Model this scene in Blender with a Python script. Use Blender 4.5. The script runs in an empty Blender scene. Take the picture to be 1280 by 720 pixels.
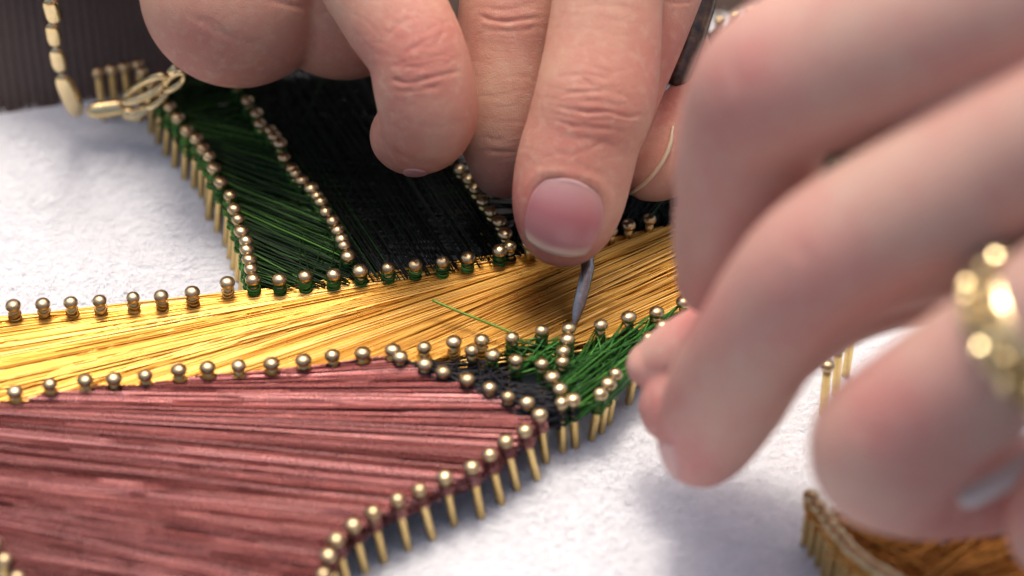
import bpy, math, random
import numpy as np
from mathutils import Vector, Matrix
from mathutils.bvhtree import BVHTree

random.seed(7)
rng = np.random.default_rng(7)
S = bpy.context.scene
COL = S.collection
S.unit_settings.scale_length = 0.01          # one unit is one centimetre

# ------------------------------------------------------------------ camera, sky, sun, exposure
ELEV = math.radians(42)
D = 36.0                                     # focus distance (cm) : 100 px of the 1280 px photo = 1 cm there
cF = np.array([0, math.cos(ELEV), -math.sin(ELEV)])
cR = np.array([1.0, 0, 0])
cU = np.array([0, math.sin(ELEV), math.cos(ELEV)])
cP = np.array([0, -D * math.cos(ELEV), 0.65 + 0.45 * math.cos(ELEV) + D * math.sin(ELEV)])
cam_data = bpy.data.cameras.new('camera')
cam = bpy.data.objects.new('camera', cam_data)
COL.objects.link(cam)
cam.location = cP
cam.rotation_euler = (math.pi / 2 - ELEV, 0, 0)
cam_data.sensor_width = 36
cam_data.lens = 36 * D / 12.8
cam_data.clip_start = 0.5
cam_data.clip_end = 5000
cam_data.dof.use_dof = True
cam_data.dof.focus_distance = D + 0.5
# the lens is in mm while the scene is in cm: f/10.5 is written 0.105
cam_data.dof.aperture_fstop = 0.105
cam_data.dof.aperture_blades = 0
S.camera = cam

SUN_EL, SUN_AZ = math.radians(73), math.radians(-8)     # azimuth from +Y (away from camera) towards +X
W = bpy.data.worlds.new('World'); S.world = W; W.use_nodes = True
nt = W.node_tree
sky = nt.nodes.new('ShaderNodeTexSky'); sky.sky_type = 'NISHITA'; sky.sun_disc = False
sky.dust_density = 7; sky.ozone_density = .45; sky.air_density = .85
sky.sun_elevation = SUN_EL; sky.sun_rotation = SUN_AZ
bg = nt.nodes['Background']; bg.inputs[1].default_value = 0.15
nt.links.new(sky.outputs[0], bg.inputs[0])
sd = bpy.data.lights.new('sun', 'SUN'); sd.energy = 1.2; sd.angle = math.radians(14); sd.color = (1, .95, .88)
sun = bpy.data.objects.new('sun', sd); COL.objects.link(sun)
sdir = Vector((math.sin(SUN_AZ) * math.cos(SUN_EL), math.cos(SUN_AZ) * math.cos(SUN_EL), math.sin(SUN_EL)))
sun.rotation_euler = sdir.to_track_quat('Z', 'Y').to_euler()
sun.location = sdir * 60
S.view_settings.view_transform = 'Standard'; S.view_settings.look = 'None'
S.view_settings.exposure = 0.26; S.view_settings.gamma = 1
S.render.engine = 'CYCLES'
S.cycles.use_denoising = True
try: S.cycles.denoiser = 'OPENIMAGEDENOISE'
except Exception: pass
S.cycles.max_bounces = 8
S.cycles.sample_clamp_indirect = 6
S.cycles.caustics_reflective = False

# ------------------------------------------------------------------ coordinates
def cam2w(c):            # (x right, y up, z depth) in cm -> world
    c = np.asarray(c, float)
    return cP + c[..., 0:1] * cR + c[..., 1:2] * cU + c[..., 2:3] * cF
def cpt(u, v, dz):       # a place seen at pixel (u, v) of the photograph, dz cm behind the plane of focus, camera axes
    d = D + dz
    return np.array([(u - 640) * .01 * d / D, (360 - v) * .01 * d / D, d])
def wpt(u, v, dz): return cam2w(cpt(u, v, dz))
def at(u, v, z=0.0):     # place at height z over the felt
    q = cam2w(cpt(u, v, 0)); d = q - cP
    t = (z - cP[2]) / d[2]
    return cP + t * d
def to_px(w):
    d = np.asarray(w) - cP
    z = d @ cF
    return 640 + (d @ cR) / z * D * 100, 360 - (d @ cU) / z * D * 100, z

# ------------------------------------------------------------------ materials
def mat(name, color=(.5, .5, .5), rough=.5, metal=0., spec=.5, **kw):
    m = bpy.data.materials.new(name); m.use_nodes = True
    p = m.node_tree.nodes['Principled BSDF']
    p.inputs['Base Color'].default_value = (*color, 1)
    p.inputs['Roughness'].default_value = rough
    p.inputs['Metallic'].default_value = metal
    p.inputs['Specular IOR Level'].default_value = spec
    for k, v in kw.items(): p.inputs[k].default_value = v
    return m
def N(m, t, **kw):
    n = m.node_tree.nodes.new(t)
    for k, v in kw.items():
        if k in n.inputs: n.inputs[k].default_value = v
        else: setattr(n, k, v)
    return n
def L(m, a, b): m.node_tree.links.new(a, b)
def P(m): return m.node_tree.nodes['Principled BSDF']
def ramp(m, fac, stops):
    r = N(m, 'ShaderNodeValToRGB'); e = r.color_ramp.elements
    while len(e) < len(stops): e.new(.5)
    for el, (p_, c_) in zip(e, stops): el.position = p_; el.color = (*c_, 1)
    L(m, fac, r.inputs[0]); return r.outputs[0]
def objco(m, scale=(1, 1, 1)):
    t = N(m, 'ShaderNodeTexCoord'); mp = N(m, 'ShaderNodeMapping'); mp.inputs['Scale'].default_value = scale
    L(m, t.outputs['Object'], mp.inputs[0]); return mp.outputs[0]
def noise(m, co, scale, detail=3, rough=.55):
    n = N(m, 'ShaderNodeTexNoise'); n.inputs['Scale'].default_value = scale
    n.inputs['Detail'].default_value = detail; n.inputs['Roughness'].default_value = rough
    L(m, co, n.inputs['Vector']); return n.outputs['Fac']
def bump(m, h, strength, dist):
    b = N(m, 'ShaderNodeBump'); b.inputs['Strength'].default_value = strength; b.inputs['Distance'].default_value = dist
    L(m, h, b.inputs['Height']); L(m, b.outputs[0], P(m).inputs['Normal']); return b

def wire_mat(name, stops, rough, metal, scale=1.0, rstops=None):
    """enamelled wire: colour differs a little from strand to strand (attribute 'shade')"""
    m = mat(name, (.5, .5, .5), rough, metal)
    a = N(m, 'ShaderNodeAttribute'); a.attribute_name = 'shade'
    L(m, ramp(m, a.outputs['Fac'], stops), P(m).inputs['Base Color'])
    n = noise(m, objco(m), 4.0, 2)
    r = N(m, 'ShaderNodeMapRange'); r.inputs['To Min'].default_value = rough - .09; r.inputs['To Max'].default_value = rough + .12
    L(m, n, r.inputs[0]); L(m, r.outputs[0], P(m).inputs['Roughness'])
    return m
M = {}
M['gold'] = wire_mat('gold_wire_metal', [(0, (.4, .18, .03)), (.5, (.62, .345, .075)), (1, (.88, .6, .23))], .29, 1)
M['copper'] = wire_mat('copper_wire_metal', [(0, (.45, .17, .04)), (1, (.72, .36, .09))], .35, 1)
M['maroon'] = wire_mat('maroon_wire_enamel', [(0, (.06, .014, .013)), (.5, (.19, .056, .052)), (1, (.6, .29, .28))], .25, .9)
M['green'] = wire_mat('green_wire_enamel', [(0, (.003, .009, .002)), (.55, (.012, .045, .007)), (1, (.09, .24, .03))], .33, .5)
M['leaf'] = wire_mat('bright_green_wire_enamel', [(0, (.01, .045, .008)), (.6, (.035, .17, .02)), (1, (.14, .4, .06))], .3, .5)
M['black'] = wire_mat('blackish_green_wire_enamel', [(0, (.002, .003, .002)), (.7, (.004, .009, .005)), (1, (.03, .12, .025))], .35, .4)  # last stop paints green highlights into the colour of single strands
M['navy'] = wire_mat('navy_wire_enamel', [(0, (.003, .003, .005)), (1, (.012, .013, .024))], .38, .3)
M['lime'] = mat('loose_wire_enamel', (.16, .3, .03), .4, .2)

def brass(name, c0, c1, rough):
    m = mat(name, c0, rough, 1)
    co = objco(m)
    oi = N(m, 'ShaderNodeObjectInfo')
    n = noise(m, co, 14, 4)
    ad = N(m, 'ShaderNodeMath', operation='MULTIPLY_ADD'); L(m, oi.outputs['Random'], ad.inputs[0]); ad.inputs[1].default_value = .5; 
    sb = N(m, 'ShaderNodeMath', operation='SUBTRACT'); L(m, n, sb.inputs[0]); sb.inputs[1].default_value = .25
    L(m, sb.outputs[0], ad.inputs[2])
    L(m, ramp(m, ad.outputs[0], [(0, c0), (1, c1)]), P(m).inputs['Base Color'])
    bump(m, noise(m, co, 25, 3), .25, .02)
    return m
M['shank'] = brass('brass_shank', (.62, .43, .16), (.82, .62, .28), .36)
M['head'] = brass('brass_head', (.42, .3, .16), (.72, .56, .33), .3)
M['jewel_gold'] = brass('polished_pale_gold', (.72, .54, .26), (.92, .76, .46), .14)

m = M['felt'] = mat('white_felt', (.78, .78, .79), .95, 0, .2)
co = objco(m)
L(m, ramp(m, noise(m, co, 3.5, 6, .7), [(.3, (.72, .72, .735)), (.7, (.84, .84, .85))]), P(m).inputs['Base Color'])
bump(m, noise(m, co, 34, 6, .75), .5, .035)
P(m).inputs['Sheen Weight'].default_value = .3
M['fibre'] = mat('white_felt_fibre', (.86, .86, .87), .6, 0, .4)
m = M['wood'] = mat('board_wood', (.2, .12, .07), .6)
L(m, ramp(m, noise(m, objco(m, (1, 12, 12)), 1.2, 5), [(.3, (.1, .06, .035)), (.7, (.26, .16, .09))]), P(m).inputs['Base Color'])
m = M['cloth'] = mat('grey_brown_ribbed_cloth', (.12, .1, .1), .85, 0, .25)
L(m, ramp(m, noise(m, objco(m), 30, 4), [(.3, (.15, .108, .088)), (.7, (.26, .19, .158))]), P(m).inputs['Base Color'])
m = M['dark'] = mat('black_cloth', (.008, .008, .009), .9, 0, .2)
bump(m, noise(m, objco(m), 8, 5), .4, .1)
m = M['table'] = mat('dark_table', (.04, .034, .03), .6)
L(m, ramp(m, noise(m, objco(m, (1, 6, 1)), .8, 5), [(.3, (.025, .02, .018)), (.7, (.06, .05, .045))]), P(m).inputs['Base Color'])
m = M['steel'] = mat('worn_steel', (.42, .42, .45), .34, 1)
L(m, ramp(m, noise(m, objco(m), 18, 5), [(.3, (.26, .255, .25)), (.7, (.4, .39, .38))]), P(m).inputs['Base Color'])
m = M['handle'] = mat('dark_mottled_handle', (.03, .02, .015), .3)
L(m, ramp(m, noise(m, objco(m), 5, 4), [(.35, (.015, .01, .008)), (.6, (.12, .06, .03)), (.75, (.25, .18, .08))]), P(m).inputs['Base Color'])
M['pale'] = mat('pale_plastic', (.62, .61, .6), .4)
M['stone'] = mat('clear_stone', (.9, .88, .85), .08, .6)

def skin_mat(name, base, red, pale):
    m = mat(name, base, .54, 0, .34)
    p = P(m)
    co = objco(m)
    a = N(m, 'ShaderNodeAttribute'); a.attribute_name = 'red'
    n1 = noise(m, co, 1.6, 4, .6)
    s = N(m, 'ShaderNodeMath', operation='MULTIPLY_ADD'); L(m, n1, s.inputs[0]); s.inputs[1].default_value = 1.1; s.inputs[2].default_value = -.46
    t = N(m, 'ShaderNodeMath', operation='ADD', use_clamp=True); L(m, s.outputs[0], t.inputs[0]); L(m, a.outputs['Fac'], t.inputs[1])
    c = ramp(m, t.outputs[0], [(0, base), (.25, tuple(.65 * x + .35 * y for x, y in zip(base, red))), (1, red)])
    n2 = noise(m, co, 7, 5, .65)
    mx = N(m, 'ShaderNodeMix', data_type='RGBA', blend_type='MIX')
    f = N(m, 'ShaderNodeMapRange'); f.inputs['From Min'].default_value = .5; f.inputs['From Max'].default_value = .85; f.inputs['To Max'].default_value = .7
    L(m, n2, f.inputs[0]); L(m, f.outputs[0], mx.inputs['Factor']); L(m, c, mx.inputs['A']); mx.inputs['B'].default_value = (*pale, 1)
    L(m, mx.outputs['Result'], p.inputs['Base Color'])
    p.inputs['Subsurface Weight'].default_value = .2
    p.inputs['Subsurface Radius'].default_value = (1, .38, .2)
    p.inputs['Subsurface Scale'].default_value = .09
    # fine skin texture: cells and pores
    v = N(m, 'ShaderNodeTexVoronoi', feature='DISTANCE_TO_EDGE'); v.inputs['Scale'].default_value = 17
    wv = noise(m, co, 6, 3)
    mp = N(m, 'ShaderNodeVectorMath', operation='MULTIPLY_ADD')
    cm = N(m, 'ShaderNodeCombineXYZ'); L(m, wv, cm.inputs[0]); L(m, n2, cm.inputs[1]); L(m, n1, cm.inputs[2])
    L(m, cm.outputs[0], mp.inputs[0]); mp.inputs[1].default_value = (.25, .25, .25); L(m, co, mp.inputs[2])
    L(m, mp.outputs[0], v.inputs['Vector'])
    vm = N(m, 'ShaderNodeMath', operation='MINIMUM'); L(m, v.outputs['Distance'], vm.inputs[0]); vm.inputs[1].default_value = .12
    hn = N(m, 'ShaderNodeMath', operation='MULTIPLY_ADD'); L(m, vm.outputs[0], hn.inputs[0]); hn.inputs[1].default_value = 2.0; L(m, noise(m, co, 45, 3), hn.inputs[2])
    bump(m, hn.outputs[0], .4, .014)
    return m
M['skin'] = skin_mat('skin', (.66, .385, .265), (.58, .19, .15), (.7, .47, .34))
M['skin_b'] = skin_mat('skin_cooler', (.66, .41, .32), (.62, .24, .21), (.68, .49, .41))
m = M['nail'] = mat('fingernail', (.7, .38, .36), .3, 0, .6)
a = N(m, 'ShaderNodeAttribute'); a.attribute_name = 'along'
L(m, ramp(m, a.outputs['Fac'], [(0, (.68, .42, .38)), (.16, (.66, .34, .32)), (.5, (.58, .21, .215)), (.86, (.6, .27, .26)), (.93, (.66, .42, .33)), (1, (.72, .54, .4))]), P(m).inputs['Base Color'])
P(m).inputs['Subsurface Weight'].default_value = .1; P(m).inputs['Subsurface Radius'].default_value = (1, .4, .3); P(m).inputs['Subsurface Scale'].default_value = .06
bump(m, noise(m, objco(m, (1, 1, 1)), 9, 2), .08, .02)
M['nail_b'] = mat('fingernail_pink', (.6, .3, .28), .4)
M['nail_edge'] = mat('fingernail_free_edge', (.74, .58, .38), .3)

# ------------------------------------------------------------------ mesh helpers
def mesh_obj(name, V, F, m, parent=None, smooth=True, attrs=None):
    me = bpy.data.meshes.new(name)
    V = np.asarray(V, np.float32)
    if isinstance(F, np.ndarray):
        k = F.shape[1]; n = F.shape[0]
        me.vertices.add(len(V)); me.vertices.foreach_set('co', V.ravel())
        me.loops.add(n * k); me.loops.foreach_set('vertex_index', F.astype(np.int32).ravel())
        me.polygons.add(n); me.polygons.foreach_set('loop_start', np.arange(0, n * k, k, dtype=np.int32))
        me.update(calc_edges=True)
    else:
        me.from_pydata([tuple(map(float, v)) for v in V], [], [tuple(map(int, f)) for f in F])
    if smooth: me.polygons.foreach_set('use_smooth', np.ones(len(me.polygons), bool))
    for k_, a_ in (attrs or {}).items():
        at_ = me.attributes.new(k_, 'FLOAT', 'POINT'); at_.data.foreach_set('value', np.asarray(a_, np.float32))
    me.materials.append(m); me.update()
    o = bpy.data.objects.new(name, me); COL.objects.link(o)
    if parent: o.parent = parent
    return o
def tag(o, label=None, cat=None, group=None, kind=None):
    for k, v in (('label', label), ('category', cat), ('group', group), ('kind', kind)):
        if v: o[k] = v
    return o
def empty(name, loc=(0, 0, 0)):
    o = bpy.data.objects.new(name, None); COL.objects.link(o); o.empty_display_size = .3; o.location = loc
    return o
def child_at(o, parent):        # keep world placement although the parent Empty has a location
    o.parent = parent
    o.matrix_parent_inverse = Matrix.Translation(-parent.location)
    return o
def catmull(pts, n):
    pts = np.asarray(pts, float)
    if len(pts) == 2: 
        t = np.linspace(0, 1, n)[:, None]; return pts[0] * (1 - t) + pts[1] * t
    p = np.vstack([2 * pts[0] - pts[1], pts, 2 * pts[-1] - pts[-2]])
    out = []
    segs = len(pts) - 1
    for t in np.linspace(0, segs - 1e-9, n):
        i = int(t); f = t - i
        a, b, c, d = p[i], p[i + 1], p[i + 2], p[i + 3]
        out.append(.5 * ((2 * b) + (-a + c) * f + (2 * a - 5 * b + 4 * c - d) * f * f + (-a + 3 * b - 3 * c + d) * f ** 3))
    return np.array(out)
def tube(pts, radii, sides=10, flat=1.0, flat_dir=None, caps=True):
    pts = np.asarray(pts, float); n = len(pts)
    radii = np.broadcast_to(radii, (n,))
    T = np.gradient(pts, axis=0); T /= np.linalg.norm(T, axis=1)[:, None]
    ref = np.asarray(flat_dir if flat_dir is not None else ([0, 0, 1] if abs(T[0][2]) < .9 else [1, 0, 0]), float)
    V = []; F = []
    for i in range(n):
        b = np.cross(T[i], ref); b /= np.linalg.norm(b); c = np.cross(b, T[i])
        for k in range(sides):
            a = 2 * math.pi * k / sides
            V.append(pts[i] + radii[i] * (math.cos(a) * b + flat * math.sin(a) * c))
    for i in range(n - 1):
        for k in range(sides):
            k2 = (k + 1) % sides
            F.append((i * sides + k, i * sides + k2, (i + 1) * sides + k2, (i + 1) * sides + k))
    if caps:
        F.append(tuple(reversed(range(sides)))); F.append(tuple(range((n - 1) * sides, n * sides)))
    return V, F
def lathe(prof, sides=14):
    V = []; F = []
    for r, z in prof:
        for k in range(sides):
            a = 2 * math.pi * k / sides; V.append((r * math.cos(a), r * math.sin(a), z))
    for i in range(len(prof) - 1):
        for k in range(sides):
            k2 = (k + 1) % sides
            F.append((i * sides + k, i * sides + k2, (i + 1) * sides + k2, (i + 1) * sides + k))
    F.append(tuple(reversed(range(sides)))); F.append(tuple(range((len(prof) - 1) * sides, len(prof) * sides)))
    return V, F
def merge(parts):
    V = []; F = []
    for v, f in parts:
        o = len(V); V += list(v); F += [tuple(i + o for i in q) for q in f]
    return V, F

# ------------------------------------------------------------------ setting: table, panel board, cloth behind
table = mesh_obj('table_top', [(-150, -120, -1.7), (150, -120, -1.7), (150, 160, -1.7), (-150, 160, -1.7)], [(0, 1, 2, 3)], M['table'], smooth=False)
tag(table, kind='structure')

e0, e1 = at(0, 140), at(190, 114)
ed = (e1 - e0) / np.linalg.norm(e1 - e0)
en = np.array([-ed[1], ed[0], 0])              # away from the camera
def bpt(s, t, z): return e0 + ed * s + en * t + np.array([0, 0, z])
panel = empty('string_art_panel', Vector(bpt(9, -8, 0)))
tag(panel, 'white felt covered board studded with brass nails for wire string art', 'string art board')
s0, s1, t0 = -7.0, 25.0, -17.0
# felt sheet, slightly uneven
nx, ny = 160, 86
ss, tt = np.meshgrid(np.linspace(s0, s1, nx), np.linspace(t0, -.04, ny), indexing='ij')
zz = .018 * np.sin(ss * 1.7 + .6 * np.sin(tt * 1.3)) * np.sin(tt * 1.9 + 1) + rng.normal(0, .004, ss.shape)
V = e0 + ss[..., None] * ed + tt[..., None] * en; V[..., 2] += zz - .01
idx = np.arange(nx * ny).reshape(nx, ny)
F = np.stack([idx[:-1, :-1], idx[1:, :-1], idx[1:, 1:], idx[:-1, 1:]], -1).reshape(-1, 4)
child_at(mesh_obj('felt', V.reshape(-1, 3), F, M['felt']), panel)
c8 = [bpt(s, t, z) for z in (-1.65, -.06) for s, t in ((s0, t0), (s1, t0), (s1, 0), (s0, 0))]
child_at(mesh_obj('backing_board', c8, [(3, 2, 1, 0), (4, 5, 6, 7), (0, 1, 5, 4), (1, 2, 6, 5), (2, 3, 7, 6), (3, 0, 4, 7)], M['wood'], smooth=False), panel)
# loose fibres of the felt
nf = 120000
fs = rng.uniform(-1.5, 15.5, nf); ft = rng.uniform(-11.5, -.05, nf)
ang = rng.normal(.6, 1.0, nf); ln = rng.uniform(.05, .16, nf); wd = rng.uniform(.0025, .005, nf)
base = e0 + fs[:, None] * ed + ft[:, None] * en
base[:, 2] = rng.uniform(-.005, .02, nf)
dv = np.stack([np.cos(ang), np.sin(ang), np.zeros(nf)], -1); sv = np.stack([-np.sin(ang), np.cos(ang), np.zeros(nf)], -1)
lift = rng.uniform(.0, .03, nf)
mid = base + dv * ln[:, None] * .5 + sv * (rng.normal(0, .25, nf) * ln)[:, None]; mid[:, 2] += lift
end = base + dv * ln[:, None]; end[:, 2] += rng.uniform(-.01, .05, nf)
w = wd[:, None] * sv
V = np.stack([base - w, base + w, mid - w, mid + w, end - w * .4, end + w * .4], 1).reshape(-1, 3)
o6 = np.arange(nf)[:, None] * 6
F = np.concatenate([o6 + np.array([0, 1, 3, 2]), o6 + np.array([2, 3, 5, 4])])
child_at(tag(mesh_obj('felt_fibres', V, F, M['fibre']), kind='stuff'), panel)

# ribbed cloth beyond the board's far edge, rolling over a fold; black cloth behind it
def cloth(name, prof, x0, x1, rib, pitch, m, fold=.12):
    n = int((x1 - x0) / pitch * 6) if rib else 120
    xs = np.linspace(x0, x1, n); pr = catmull(prof, 60)
    V = []
    nr = np.gradient(pr, axis=0); nr = np.stack([nr[:, 1], -nr[:, 0]], -1); nr /= np.linalg.norm(nr, axis=1)[:, None]
    for j, (t, z) in enumerate(pr):
        off = rib * np.abs(np.sin(np.pi * (xs + .05 * np.sin(j * .11)) / pitch)) + fold * np.sin(xs * .9 + j * .05) + .4 * fold * np.sin(xs * 2.3 + 1 - j * .08)
        tt = t - nr[j, 0] * -off * -1; z_ = z + nr[j, 1] * -off
        p = e0 + xs[:, None] * ed + tt[:, None] * en; p[:, 2] = z_
        V.append(p)
    V = np.array(V); k = np.arange(V.shape[0] * V.shape[1]).reshape(V.shape[:2])
    F = np.stack([k[:-1, :-1], k[:-1, 1:], k[1:, 1:], k[1:, :-1]], -1).reshape(-1, 4)
    return mesh_obj(name, V.reshape(-1, 3), F, m)
c = cloth('ribbed_cloth', [(.35, -1.68), (.45, -1.1), (.8, -.35), (1.5, .35), (2.2, .75), (2.8, .75), (3.2, .3), (3.4, -.6), (3.5, -1.68)], -6, 12, .07, .125, M['cloth'])
tag(c, 'grey brown ribbed cloth folded beyond the far edge of the white board', 'cloth')
c = cloth('black_cloth', [(4.2, -1.68), (4.6, 0), (5.2, 2.5), (5.8, 5), (6.8, 6.5), (8, 7)], -14, 24, 0, 1, M['dark'], .25)
tag(c, 'plain black cloth in deep shade behind the ribbed cloth', 'cloth')

# ------------------------------------------------------------------ nails of the panel
HZ = .86
nail_prof = [(.006, -.15), (.05, -.08), (.053, .0), (.054, .66), (.056, .74)]
sv_, sf_ = lathe(nail_prof, 12)
head_prof = [(.05, .77), (.086, .782), (.101, .806), (.102, .828), (.091, .853), (.067, .872), (.037, .883), (.003, .887)]
hv_, hf_ = lathe(head_prof, 16)
shank0 = None
n_nails = 0
def nail(u, v, lean=(0, 0), h=HZ):
    """lean: how far (cm) the base lies from the point below the head"""
    global shank0, head0, n_nails
    top = at(u, v, h - .01)
    lean = np.array([lean[0] + random.gauss(0, .018), lean[1] + random.gauss(0, .018), 0])
    basep = np.array([top[0], top[1], 0]) + lean
    if shank0 is None:
        sh = mesh_obj('nail', sv_, sf_, M['shank']); hd = mesh_obj('nail_head', hv_, hf_, M['head'])
        shank0, head0 = sh, hd
    else:
        sh = shank0.copy(); hd = head0.copy(); COL.objects.link(sh); COL.objects.link(hd)
    hd.parent = sh
    ax = Vector(top - basep)
    q = Vector((0, 0, 1)).rotation_difference(ax.normalized())
    sh.rotation_mode = 'QUATERNION'; sh.rotation_quaternion = q
    sh.location = basep
    sc = ax.length / (h - .01) 
    sh.scale = (1, 1, sc * h / HZ)
    hd.rotation_euler = (0, 0, random.uniform(0, 6))
    k_ = random.uniform(.88, 1.02); hd.scale = (k_ * random.uniform(.96, 1.04), k_, 1)
    child_at(sh, panel)
    n_nails += 1
    return {'top': top, 'base': basep, 'u': u, 'v': v}
def npos(n, z):
    f = z / n['top'][2]
    return n['base'] * (1 - f) + n['top'] * f
def row(pts, lean=(0, 0)): return [nail(u, v, lean) for u, v in pts]
class Anchor(dict): pass
def anchors(pts): 
    out = []
    for u, v in pts:
        t = at(u, v, HZ); out.append({'top': t, 'base': np.array([t[0], t[1], 0]), 'u': u, 'v': v})
    return out

GU_left = row([(-58, 386), (-21, 383), (16, 380), (53, 378), (88, 376), (124, 374), (166, 370), (201, 368), (240, 363), (284, 351)], (0, .03))
G_bottom = row([(316, 347), (349, 347), (381, 343), (417, 341), (450, 336), (485, 333), (519, 329), (553, 325), (585, 320), (625, 311), (661, 303), (697, 297), (731, 292)])
GU_right = row([(763, 286), (786, 279), (812, 272), (845, 264), (882, 256), (920, 248), (960, 240), (1000, 232), (1050, 224)])
GL = row([(-60, 498), (-22, 492), (18, 487), (62, 478), (106, 473), (142, 471), (181, 467), (223, 460), (259, 457), (298, 455), (339, 452), (379, 448), (415, 442), (453, 439), (491, 435), (530, 432), (567, 425), (602, 423), (640, 420), (677, 411), (711, 408), (751, 404), (786, 394), (821, 388), (855, 375)], (0, -.03))
GL_right = row([(892, 362), (930, 350), (970, 340), (1010, 330)])
LEAF_L = row([(178, 88), (190, 103), (202, 117), (213, 131), (223, 145), (234, 161), (246, 171), (254, 183), (262, 193), (268, 208), (276, 225), (288, 242), (293, 259), (298, 272), (302, 287), (308, 299), (309, 310), (312, 322), (314, 334)], (-.11, -.02))
LEAF_M = row([(268, 62), (282, 80), (296, 103), (309, 124), (321, 140), (325, 153), (338, 161), (350, 177), (355, 195), (365, 209), (377, 223), (389, 233), (401, 250), (407, 263), (416, 274), (422, 286), (430, 305), (435, 318)])
LEAF_M2 = row([(343, 168), (396, 243), (369, 215), (427, 297)])
LEAF_R = row([(520, 150), (540, 172), (560, 192), (575, 210), (586, 222), (594, 234), (603, 249), (613, 263), (624, 275), (631, 290), (637, 306)], (.03, 0))
FAR = row([(122, 88), (139, 84), (155, 81), (172, 78)], (0, 0))
NAVY = row([(500, 444), (531, 453), (554, 463), (584, 472), (612, 483), (635, 494), (659, 501)], (.0, .02))
NAVY_U = row([(590, 436), (616, 442), (645, 448)])
PET = row([(674, 516), (655, 536), (631, 549), (611, 566), (589, 581), (555, 594), (523, 610), (496, 622), (465, 638), (440, 654), (419, 672), (409, 692), (403, 716), (401, 742), (404, 770)], (.13, .0))
LG = row([(709, 422), (704, 437), (703, 450), (677, 453), (690, 469), (700, 484), (702, 501), (716, 497)], (.03, 0))
RG = row([(829, 405), (812, 420), (797, 442), (770, 465), (761, 477), (751, 490)], (-.09, 0))
ML = row([(-60, 600), (-44, 625), (-26, 650), (-8, 677), (6, 697), (22, 720), (44, 745), (70, 770)], (-.08, 0))
GAP = row([(1049, 432), (1066, 408), (1035, 455), (860, 470), (835, 470)], (0, 0))
FENCE = row([(1014 + i * 8.2 + (i % 3), 618 + i * 8.6 + 14 * math.sin(i * .28)) for i in range(17)], (-.04, 0))
FAR_R = row([(700 + i * 20, 74 - i * 5) for i in range(24)])

# ------------------------------------------------------------------ wires
def strands(chords, r, n=7, sides=5, wob=.008, sag=.0):
    """chords: list of (p0, p1); all the strands of one colour as one mesh"""
    A = np.array([c[0] for c in chords]); B = np.array([c[1] for c in chords]); m = len(A)
    t = np.linspace(0, 1, n)
    Pn = A[:, None] * (1 - t)[None, :, None] + B[:, None] * t[None, :, None]
    ln = np.linalg.norm(B - A, axis=1)
    bell = np.sin(np.pi * t)
    ph = rng.uniform(0, 6.28, (m, 2)); fr = rng.uniform(.5, 2.2, (m, 2))
    d = (B - A) / ln[:, None]
    s = np.cross(d, [0, 0, 1.0]); s /= np.linalg.norm(s, axis=1)[:, None]
    up = np.cross(s, d)
    w1 = wob * np.sin(ph[:, :1] + fr[:, :1] * 6.28 * t) * bell; w2 = wob * .8 * np.sin(ph[:, 1:] + fr[:, 1:] * 6.28 * t) * bell
    Pn = Pn + w1[..., None] * s[:, None] + (w2 - sag * bell)[..., None] * up[:, None]
    rr = r * rng.uniform(.85, 1.12, m)
    a = np.arange(sides) * 2 * np.pi / sides
    off = (np.cos(a)[None, :, None] * s[:, None] + np.sin(a)[None, :, None] * up[:, None]) * rr[:, None, None]
    V = (Pn[:, :, None] + off[:, None]).reshape(-1, 3)
    k = np.arange(m * n * sides).reshape(m, n, sides); k2 = np.roll(k, -1, 2)
    F = np.stack([k[:, :-1], k2[:, :-1], k2[:, 1:], k[:, 1:]], -1).reshape(-1, 4)
    ii = np.arange(m)
    sh = np.repeat(np.clip(rng.normal(.46, .2, m) + .16 * np.sin(ii * .21) * np.sin(ii * .043 + 1), 0, 1), n * sides)
    return V, F, sh
def hook(a, b, z0, z1):
    """a strand from nail a to nail b, leaving each at the side of its shank"""
    p, q = npos(a, z0), npos(b, z1)
    d = q - p; s = np.array([-d[1], d[0], 0]); s /= np.linalg.norm(s) + 1e-9
    return p + s * random.choice((-.06, .06)), q + s * random.choice((-.06, .06))
def rings(nails, z0, z1, r, mr=.062, turns=4, sides=5, seg=12):
    parts = []; sh = []
    for n in nails:
        k = random.randint(max(1, turns - 1), turns + 1)
        for j in range(k):
            z = z0 + (z1 - z0) * (j + .5) / k + random.gauss(0, .006)
            c_ = npos(n, z); rad = mr + random.uniform(-.002, .012)
            tx, ty = random.gauss(0, .15), random.gauss(0, .15)
            V = []; F = []
            for i in range(seg):
                a = 2 * math.pi * i / seg
                dr = np.array([math.cos(a), math.sin(a), 0])
                cc = c_ + dr * rad + np.array([0, 0, rad * (math.cos(a) * tx + math.sin(a) * ty)])
                for q in range(sides):
                    b = 2 * math.pi * q / sides
                    V.append(cc + r * (math.cos(b) * dr + math.sin(b) * np.array([0, 0, 1])))
            for i in range(seg):
                for q in range(sides):
                    F.append((i * sides + q, ((i + 1) % seg) * sides + q, ((i + 1) % seg) * sides + (q + 1) % sides, i * sides + (q + 1) % sides))
            parts.append((V, F)); sh += [random.uniform(.2, .9)] * len(V)
    V, F = merge(parts)
    return np.array(V), np.array(F), np.array(sh)
def fill(name, label, chords, r, m, wound=None, cat='wire', wm=None, **kw):
    V, F, sh = strands(chords, r, **kw)
    c_ = Vector(V.mean(0)); c_.z = 0
    root = empty(name, c_); tag(root, label, cat)
    child_at(tag(mesh_obj('wire_strands', V, F, m, attrs={'shade': sh}), kind='stuff'), root)
    if wound:
        V, F, sh = rings(*wound)
        child_at(tag(mesh_obj('wire_winding', V, F, wm or m, attrs={'shade': sh}), kind='stuff'), root)
    return root
U = random.uniform
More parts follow.
